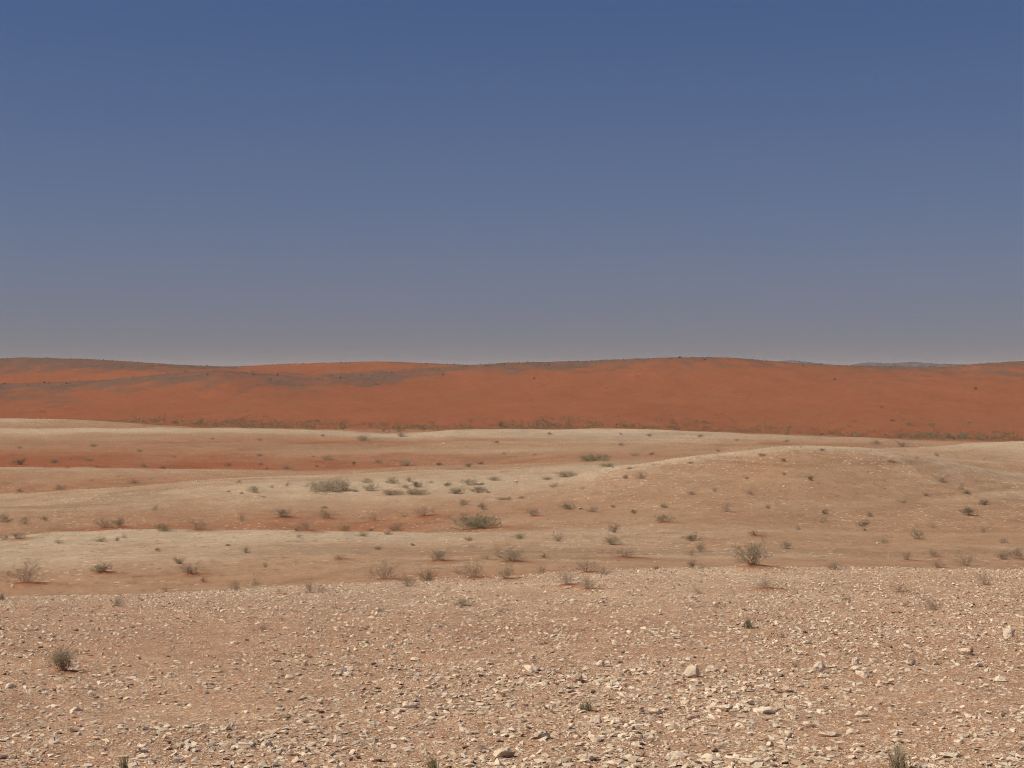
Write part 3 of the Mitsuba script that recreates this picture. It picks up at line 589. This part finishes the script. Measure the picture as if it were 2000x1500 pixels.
# far blue hills
HX, HY = np.meshgrid(np.linspace(0, 3200, 260), np.linspace(0, 1, 30))
HX = HX + 700.0
hp = 1000 + F * HX / 6600.0
crest = np.interp(hp, [1380, 1480, 1520, 1545, 1600, 1640, 1665, 1690, 1740, 1785, 1830, 1880, 1930, 1990, 2060, 2300], [728, 716, 705, 703.5, 709, 716, 713, 708, 709.5, 707, 710.5, 711.5, 714, 717, 722, 728])
crest = crest + (fbm2(hp, hp * 0, 0.06, 3, 21) - 0.5) * 2.0
hz = EYE - drop(crest) * 6600.0
base = EYE - drop(np.full_like(crest, 732)) * 6600.0
prof = np.sin(np.clip(HY, 0, 1) * np.pi) ** 0.7
Hv = np.stack([HX, 6150 + HY * 900, base - 6 + (hz - base + 6) * prof], -1).reshape(-1, 3)
r, c = np.meshgrid(np.arange(29), np.arange(259), indexing='ij')
Hf = np.stack([r * 260 + c, r * 260 + c + 1, (r + 1) * 260 + c + 1, (r + 1) * 260 + c], -1).reshape(-1, 4)
scene['distant_hills'] = mikit.ply((Hv, Hf), 'far_rock', smooth=True)
labels['distant_hills'] = {'label': 'low blue hazy hills on the horizon at right', 'kind': 'structure'}

# ------------------------------------------------------------------ stones
def hull_stone(r, n, flat):
    p = r.normal(size=(n, 3)); p /= np.linalg.norm(p, axis=1, keepdims=True)
    p = p * r.uniform(0.72, 1.08, (n, 1)) * [1.0, r.uniform(.6, .95), flat] * 0.5
    h = ConvexHull(p); f = h.simplices.copy()
    m = p.mean(0)
    nrm = np.cross(p[f[:, 1]] - p[f[:, 0]], p[f[:, 2]] - p[f[:, 0]])
    bad = (nrm * (p[f].mean(1) - m)).sum(1) < 0
    f[bad] = f[bad][:, ::-1]
    u = np.unique(f); back = np.zeros(n, int); back[u] = np.arange(len(u))
    return p[u], back[f]


def scatter(protos, x, y, z, size, tall, r, tilt=0.25, sink=0.18):
    """All stones of a scatter as one mesh, with two random numbers per stone as uv."""
    n = len(x); which = r.integers(0, len(protos), n); vs, fs, us, at = [], [], [], 0
    a = r.uniform(0, 2 * np.pi, n); tx, ty = r.normal(size=n) * tilt, r.normal(size=n) * tilt
    R = np.zeros((n, 3, 3)); ca, sa = np.cos(a), np.sin(a)
    R[:, 0, 0], R[:, 0, 1], R[:, 1, 0], R[:, 1, 1], R[:, 2, 2] = ca, -sa, sa, ca, 1
    X = np.tile(np.eye(3), (n, 1, 1)); X[:, 1, 1] = X[:, 2, 2] = np.cos(tx); X[:, 1, 2] = -np.sin(tx); X[:, 2, 1] = np.sin(tx)
    Y = np.tile(np.eye(3), (n, 1, 1)); Y[:, 0, 0] = Y[:, 2, 2] = np.cos(ty); Y[:, 0, 2] = np.sin(ty); Y[:, 2, 0] = -np.sin(ty)
    R = R @ X @ Y
    u2 = r.uniform(0, 1, (n, 2))
    for k, (pv, pf_) in enumerate(protos):
        i = np.nonzero(which == k)[0]
        if not len(i):
            continue
        loc = pv[None] * np.stack([size[i], size[i], size[i] * tall[i]], -1)[:, None]
        w = np.einsum('nij,nkj->nki', R[i], loc)
        lift = (0.5 - sink) * (w[:, :, 2].max(1) - w[:, :, 2].min(1))
        w = w + np.stack([x[i], y[i], z[i] + lift], -1)[:, None]
        vs.append(w.reshape(-1, 3)); us.append(np.repeat(u2[i], len(pv), 0))
        fs.append((pf_[None] + (np.arange(len(i)) * len(pv))[:, None, None]).reshape(-1, 3) + at); at += len(i) * len(pv)
    return (np.vstack(vs), np.vstack(fs)), np.vstack(us)


r = np.random.default_rng(21)
CHIPS = [hull_stone(r, 8, r.uniform(.28, .6)) for _ in range(36)]
BITS = [hull_stone(r, 6, r.uniform(.35, .7)) for _ in range(20)]


def crop(n, y0, y1, half, r, power=1.0):
    """Points spread over the ground ahead, denser near the viewer."""
    y = np.exp(r.uniform(math.log(y0), math.log(y1), n)) if power == 1 else (y0 ** power + (y1 ** power - y0 ** power) * r.uniform(0, 1, n)) ** (1 / power)
    return y * r.uniform(-half, half, n), y


# density of the gravel: patches of close stone and bare soil, a white band at the back left and another at the right
def gravel_density(x, y):
    px = 1000 + F * x / y
    d = 0.56 + 1.25 * (fbm2(x, y, 0.42, 3, 31) - 0.42) + 0.9 * (fbm2(x, y, 1.5, 2, 32) - 0.5)
    d = d + 1.2 * np.exp(-((y - 29.5) / 3.0) ** 2) * np.clip((px - 250) / 300, 0, 1) * np.clip((1000 - px) / 250, 0, 1)
    d = d + 1.1 * np.exp(-((y - 27) / 5.0) ** 2) * np.clip((px - 1300) / 500, 0, 1)
    d = d + 0.30 * np.exp(-((y - 34) / 4.0) ** 2) * np.clip((px - 1000) / 200, 0, 1)
    d = d + 0.35 * np.exp(-((y - 37.5) / 1.5) ** 2)
    d = d - 0.06 * np.clip((500 - px) / 500, 0, 1) + 0.20 * np.exp(-((px - 1300) / 500) ** 2) * np.clip((22 - y) / 8, 0, 1)
    d = d - 0.30 * np.exp(-((px - 1800) / 260) ** 2 - ((y - 12.5) / 3) ** 2)
    return np.clip(d, 0.03, 1.0)


mound_tree = cKDTree([(m[0], m[1]) for m in MOUNDS])


def clear_of_mounds(x, y):
    d, i = mound_tree.query(np.stack([x, y], -1))
    return d > np.array([m[2] for m in MOUNDS])[i] * 0.95


x, y = crop(640000, 8.8, 60, 0.405, r, 0.01)
edge = 38.8 + 4.5 * (fbm2(x, y, 0.30, 3, 33) - 0.5) * 2
dens = gravel_density(x, y)
keep = (r.uniform(size=len(x)) < dens * 1.05 * np.where(y < edge, 1.0, np.maximum(np.clip(1 - (y - edge) / 7.0, 0.0, 1) ** 2.5, 0.045 * np.exp(-(y - edge) / 9.0)))) & clear_of_mounds(x, y)
x, y, dens = x[keep][:200000], y[keep][:200000], dens[keep][:200000]
unit = 0.0178 * (y / 12) ** 0.26
size = unit * np.clip(r.pareto(1.65, len(x)) * 0.55 + 0.50, 0, 6.0 * (12 / y) ** 0.35) * (0.75 + 0.55 * dens)
z = ground_at(x, y)[0]
big = size > unit * 1.6
m1, uv1 = scatter(CHIPS, x[big], y[big], z[big], size[big], r.uniform(.38, .9, big.sum()), r, tilt=0.18)
m2, uv2 = scatter(BITS, x[~big], y[~big], z[~big], size[~big] * 1.2, r.uniform(.45, 1.0, (~big).sum()), r)
mesh, uv = join([m1, m2]), np.vstack([uv1, uv2])
scene['gravel'] = mikit.ply(mesh, 'stone', uv=uv)
labels['gravel'] = {'label': 'pale limestone gravel chips covering the foreground plain', 'category': 'gravel', 'kind': 'stuff'}

# loose pale stones farther out: along ridge crests, in drifts on the hill and thinly everywhere
x, y = crop(110000, 40, 260, 0.42, r, 0.15)
gz, gr, _ = ground_at(x, y)
cl = fbm2(x, y, 0.16, 3, 41)
p = np.clip(0.62 - gr, 0, 0.6) * np.clip((cl - 0.47) * 7, 0.02, 1) * 1.5
p = p + 0.8 * np.exp(-((y - 66) / 1.5) ** 2) * (gr < .35) + 0.4 * np.exp(-((y - 42) / 2) ** 2) + 0.6 * np.exp(-((y - 102) / 4.5) ** 2) * (x / y > 0.05) + 0.4 * np.exp(-((y - 131) / 2) ** 2) * (x / y < 0.03)
keep = (r.uniform(size=len(x)) < p) & clear_of_mounds(x, y)
x, y, gz = x[keep][:30000], y[keep][:30000], gz[keep][:30000]
size = 0.036 * (y / 45) ** 0.8 * np.clip(r.pareto(2.6, len(x)) * 0.5 + 0.5, 0, 3.5)
mesh, uv = scatter(BITS, x, y, gz, size, r.uniform(.5, 1.0, len(x)), r)
scene['scattered_stones'] = mikit.ply(mesh, 'stone', uv=uv)
labels['scattered_stones'] = {'label': 'loose white stones strewn over the middle ridges and hill', 'category': 'stones', 'kind': 'stuff'}

# dark stones on the dune crests
x, y = crop(60000, 560, 980, 0.42, r, 1.5)
gz, gr, gd = ground_at(x, y)
keep = r.uniform(size=len(x)) < np.clip(gd - 0.25, 0.004, 1) * np.clip((fbm2(x, y, 0.03, 3, 51) - .36) * 5, 0.08, 1) * 0.5
x, y, gz = x[keep][:11000], y[keep][:11000], gz[keep][:11000]
size = np.clip(r.pareto(2.4, len(x)) * 0.35 + 0.35, 0, 2.2)
mesh, uv = scatter(BITS, x, y, gz, size, r.uniform(.5, 1.0, len(x)), r)
scene['dark_stones'] = mikit.ply(mesh, 'dark_rock', uv=uv)
labels['dark_stones'] = {'label': 'dark stones strewn along the crests of the red dunes', 'category': 'stones', 'kind': 'stuff'}

# scrub along the foot of the dune, and faint tufts over the flats
def scrub(n, y0, y1, rule, wide, seed):
    r = np.random.default_rng(seed)
    x, y = crop(n, y0, y1, 0.42, r, 1.0001)
    gz, gr, gd = ground_at(x, y)
    k = r.uniform(size=n) < rule(x, y, gr)
    x, y, gz = x[k], y[k], gz[k]
    n = len(x); m = 26
    s = wide * np.clip(0.5 + r.pareto(2.5, n), 0, 2.2)
    q = np.abs(r.normal(size=(n, m, 3))) * np.sign(r.normal(size=(n, m, 3))); q[..., 2] = np.abs(q[..., 2])
    q = q * np.stack([s * .32, s * .32, s * .16], -1)[:, None] + np.stack([x, y, gz], -1)[:, None]
    return leaves_at(r, q.reshape(-1, 3), np.repeat(s, m)[:, None] * .16, 0.2), n


def foot_rule(x, y, gr):
    px = 1000 + F * x / y
    band = np.exp(-((y - (398 + 14 * np.sin(px / 170.0))) / 42) ** 2) * np.clip((px - 180) / 160, 0, 1) * np.interp(px, [0, 1300, 1700, 1760, 1800, 1950, 2200], [.95, .85, .3, .7, 1.4, .8, .2])
    return np.clip((fbm2(x, y, 0.05, 3, 61) - 0.30) * 4, 0, 1) * band


mesh, n = scrub(8000, 340, 500, foot_rule, 1.45, 62)
scene['dune_foot_scrub'] = mikit.ply(mesh, 'leaf_scrub')
labels['dune_foot_scrub'] = {'label': 'grey-green scrub belt along the foot of the red dune', 'category': 'scrub', 'kind': 'stuff'}
mesh, n = scrub(3600, 45, 330, lambda x, y, gr: np.clip((fbm2(x, y, 0.03, 3, 71) - 0.40) * 3, 0.02, 1) * np.interp(y, [45, 100, 160, 330], [.10, .16, .7, .8]), 0.30, 72)
scene['sparse_scrub'] = mikit.ply(mesh, 'leaf_mauve')
labels['sparse_scrub'] = {'label': 'tiny scattered scrub plants on the flats', 'category': 'scrub', 'kind': 'stuff'}
mesh, n = scrub(2200, 420, 900, lambda x, y, gr: np.clip((fbm2(x, y, 0.012, 2, 81) - 0.38) * 2, 0.03, .6), 1.0, 82)
scene['dune_scrub'] = mikit.ply(mesh, 'leaf_dark')
labels['dune_scrub'] = {'label': 'dark specks of scrub scattered over the dune slopes', 'category': 'scrub', 'kind': 'stuff'}

# ------------------------------------------------------------------ rocks one can point to
def rock_mesh(seed, flat, n=15):
    r = np.random.default_rng(seed)
    v, f = hull_stone(r, n, flat)
    for _ in range(2):                        # two rounds of splitting, pushed in and out
        e = np.sort(np.vstack([f[:, [0, 1]], f[:, [1, 2]], f[:, [2, 0]]]), 1); u, inv = np.unique(e, axis=0, return_inverse=True); inv = inv.ravel()
        m = len(f); a, b, c = inv[:m] + len(v), inv[m:2 * m] + len(v), inv[2 * m:] + len(v)
        v = np.vstack([v, v[u].mean(1)])
        f = np.vstack([np.stack([f[:, 0], a, c], 1), np.stack([f[:, 1], b, a], 1), np.stack([f[:, 2], c, b], 1), np.stack([a, b, c], 1)])
    v = v * (1 + 0.22 * (meshkit.fbm(v * 4.5 + seed, 3, seed)[:, None] - 0.5)) + (np.stack([meshkit.noise(v * 9 + k * 7.7 + seed, k) for k in range(3)], -1) - .5) * 0.05
    v = v - [(v[:, 0].max() + v[:, 0].min()) / 2, (v[:, 1].max() + v[:, 1].min()) / 2, v[:, 2].min()]
    s = [v[:, 0].max() * 2, v[:, 0].max() * 2, v[:, 2].max()]
    return v / s, f


ROCKS = [   # px, py (foot), width, height, form, turn, label
    (1125, 1334, 30, 23, 0, 20, 'cream boulder with a rounded lit top, standing out in the middle of the stones'),
    (1352, 1324, 34, 30, 1, 60, 'greyish broken rock with a white lower face, right of the cream boulder'),
    (1393, 1312, 28, 16, 2, 10, 'pale grey rock right behind the broken greyish one'),
    (1605, 1316, 34, 28, 3, 100, 'large white rock on the right, with a flat slab at its foot'),
    (1612, 1325, 30, 10, 4, 0, 'flat white slab at the foot of the large white rock'),
    (1590, 1310, 26, 7, 5, 15, 'thin flat slab left of the large white rock'),
    (1674, 1298, 18, 16, 6, 40, 'white conical rock right of the large white rock'),
    (1690, 1324, 34, 16, 7, 70, 'rough white rock below right of the conical one'),
    (1655, 1275, 16, 13, 0, 140, 'small white peaked rock near the tiny dry shrub, upper right'),
    (1958, 1332, 32, 16, 8, 0, 'brown-shadowed cream rock near the right frame edge'),
    (1915, 1303, 20, 10, 9, 0, 'flat-bottomed white rock left above the brown-shadowed one'),
    (1782, 1300, 26, 18, 1, 200, 'cream pyramid rock on bare tan soil, right'),
    (1452, 1278, 18, 11, 2, 90, 'small white block beside others above the broken greyish rock'),
    (1541, 1353, 30, 14, 3, 0, 'long white rock with a dark right end, right of middle'),
    (1416, 1389, 42, 16, 10, 0, 'jagged low white rock with a raised right end'),
    (1500, 1395, 52, 16, 11, 5, 'broad sloping white slab on red soil, right of the jagged one'),
    (1352, 1406, 24, 13, 4, 30, 'smooth rounded grey rock left of the jagged one'),
    (1282, 1397, 34, 14, 12, 0, 'domed white slab with a dark shadow under it, in the middle'),
    (1266, 1408, 28, 12, 13, 50, 'flat white rock directly below the domed slab'),
    (1163, 1412, 26, 18, 14, 15, 'triangular white rock with a brown underside, middle'),
    (1353, 1419, 13, 8, 6, 0, 'little white pointed stone on red soil'),
    (800, 1384, 34, 17, 15, 0, 'white wedge-shaped rock with a sharp right corner, left of middle'),
    (778, 1392, 32, 9, 5, 20, 'low flat slab left of the white wedge-shaped rock'),
    (728, 1418, 28, 13, 13, 0, 'tilted pale slab with a dark shadowed underside at lower left of middle'),
    (836, 1415, 26, 14, 8, 60, 'oval pale rock right of the tilted slab'),
    (1060, 1445, 34, 20, 9, 30, 'large oval white rock in the lower middle'),
    (1165, 1450, 34, 18, 7, 10, 'rough grey-white rock cluster piece right of the oval white rock'),
    (985, 1480, 46, 22, 11, 0, 'wide cream rock low in the middle near the bottom edge'),
    (1090, 1496, 20, 14, 0, 10, 'white rounded stone at the bottom edge, middle'),
    (1150, 1488, 52, 14, 5, 0, 'long flat white slab at the bottom edge right of middle'),
    (1200, 1500, 46, 18, 10, 10, 'broken white rock cut by the bottom edge right of middle'),
    (565, 1328, 22, 13, 15, 0, 'white wedge stone in the gravel left of middle'),
    (1475, 1493, 40, 14, 11, 30, 'cream slab cut by the bottom edge right of the broken white rock'),
    (1320, 1482, 50, 16, 13, 0, 'broad pale slab on the bottom edge, centre right'),
    (1390, 1490, 46, 18, 3, 0, 'bulky pale rock beside the broad slab at the bottom edge'),
    (1541, 1442, 26, 14, 6, 80, 'white stone with sharp left end above the bottom slabs, right'),
    (1627, 1440, 52, 10, 12, 0, 'long row-like flat slab on red soil, lower right'),
    (1687, 1400, 32, 12, 4, 0, 'flat white triangular rock on red soil, right'),
    (1753, 1437, 34, 12, 5, 35, 'slanting thin slab left above the largest tuft'),
    (1865, 1482, 60, 10, 12, 5, 'very long thin slab right of the largest tuft'),
    (1115, 1354, 20, 9, 9, 0, 'small brown-sided stone just below the cream boulder'),
    (1040, 1312, 36, 14, 7, 0, 'low rough rock left of the cream boulder'),
    (862, 1347, 18, 8, 14, 0, 'small brown shadowed rock left of middle'),
    (770, 1349, 18, 8, 2, 0, 'dark brown stone alone in the gravel left of middle'),
    (1173, 1302, 18, 15, 1, 30, 'white stone with a small dark shrub behind it'),
    (915, 1270, 12, 8, 0, 0, 'grey stone alone in the open gravel, middle'),
    (1398, 1182, 10, 8, 3, 0, 'bright white stone near the rear of the gravel, right of middle'),
    (1590, 1230, 14, 10, 8, 0, 'white rock in the rear stones left of the slate-grey shrub'),
    (1890, 1280, 36, 18, 10, 0, 'white rock pile piece near the right edge'),
    (1975, 1245, 26, 22, 6, 0, 'tall white rock at the right frame edge in the dense stones'),
    # farther out
    (935, 947, 26, 5, 12, 0, 'flat white slab on the far ridge among grey shrubs'), (1007, 942, 9, 6, 0, 0, 'white stone at the edge of the far ridge, right of the slab'),
    (736, 948, 6, 5, 3, 0, 'white stone right of a grey shrub on the far ridge'), (1134, 995, 12, 4, 9, 0, 'white stone right of the green shrub on the middle slope'),
    (1716, 1062, 10, 4, 5, 0, 'white stone left of the small grey shrub, right slope'), (1532, 951, 6, 4, 1, 0, 'bright white stone on the red flank of the right hill'),
    (22, 1147, 8, 7, 2, 0, 'dark-sided stone under the large wispy shrub at left'),
]
RKPLY = {}
COVER = []


def add_rock(x, y, wm, hm, form, turn, label, group=None, bsdf='limestone', name='rock', sink=0.25):
    if (form, bsdf) not in RKPLY:
        RKPLY[form, bsdf] = mikit.ply(rock_mesh(300 + form, (.75, .6, .5, .7, .35, .28, .8, .55, .5, .45, .4, .35, .3, .35, .6, .5)[form % 16]), bsdf, smooth=18)
    key = numbered(name)
    z = float(ground_at(x, y)[0])
    scene[key] = {**RKPLY[form, bsdf], 'to_world': T().translate([x, y, z - sink * hm]).rotate([0, 0, 1], turn).scale([wm, wm * 0.9, hm * (1 + sink)])}
    labels[key] = {'label': label, 'category': 'rock'}
    if group:
        labels[key]['group'] = group


for px, py, w, h, form, turn, label in ROCKS:
    x, y, z = find(px, py)
    wm = w / F * y * 0.95
    add_rock(x, y + wm * 0.3, wm, h / F * y * 0.85, form, turn * 0.3, label)
r = np.random.default_rng(77)
x, y = crop(4000, 10.2, 30, 0.37, r, 0.3)
d = gravel_density(x, y); px = 1000 + F * x / y
keep = (r.uniform(size=len(x)) < d * (0.35 + 0.65 * np.exp(-((px - 1350) / 520) ** 2))) & clear_of_mounds(x, y)
x, y = x[keep][:236], y[keep][:236]
for i in range(len(x)):
    wm = (0.055 + 0.055 * min(r.pareto(2.2), 1.3)) * (y[i] / 13) ** 0.35
    add_rock(x[i], y[i], wm, wm * r.uniform(.18, .42), int(r.integers(0, 16)), r.uniform(0, 360), 'pale limestone chunk among the smaller gravel of the foreground', 'limestone chunks in the foreground gravel')
# dark outcrops on the dunes
for px, py, w, h, form, label in [(1630, 742, 5, 3, 0, 'black rock dot alone high on the red dune, right'), (1328, 699, 7, 3.5, 3, 'small cairn-like rock on the highest dune crest'), (1311, 701, 5, 2.2, 1, 'dark rock left of the cairn-like one on the dune crest'),
                                  (1905, 760, 7, 3.5, 7, 'dark rock outcrop on the dune slope near the right edge'), (1376, 703, 5, 2.2, 2, 'dark rock on the dune crest right of the cairn-like one'), (865, 732, 5, 2.4, 6, 'dark rock at the right end of the stony shoulder of the dune'), (1043, 740, 4, 3.5, 8, 'single dark plant-like rock on the open dune face')]:
    x, y, z = find(px, py)
    add_rock(x, y, w / F * y, h / F * y, form, 0, label, bsdf='dark_rock', name='dark_rock_outcrop')

# ------------------------------------------------------------------ desert air
top, bottom = max(float(ZG[yrow < 8700].max()), float(Hv[:, 2].max()), EYE + 2) + 6, float(ZG.min()) - 1.5
scene['haze'] = {'type': 'cube', 'bsdf': {'type': 'null'}, 'interior': {'type': 'ref', 'id': 'haze_air'},
                 'to_world': T().translate([0, 0, (top + bottom) / 2]).scale([9800, 9800, (top - bottom) / 2])}
labels['haze'] = {'label': 'thin dusty desert air over the plain', 'category': 'haze', 'kind': 'stuff'}
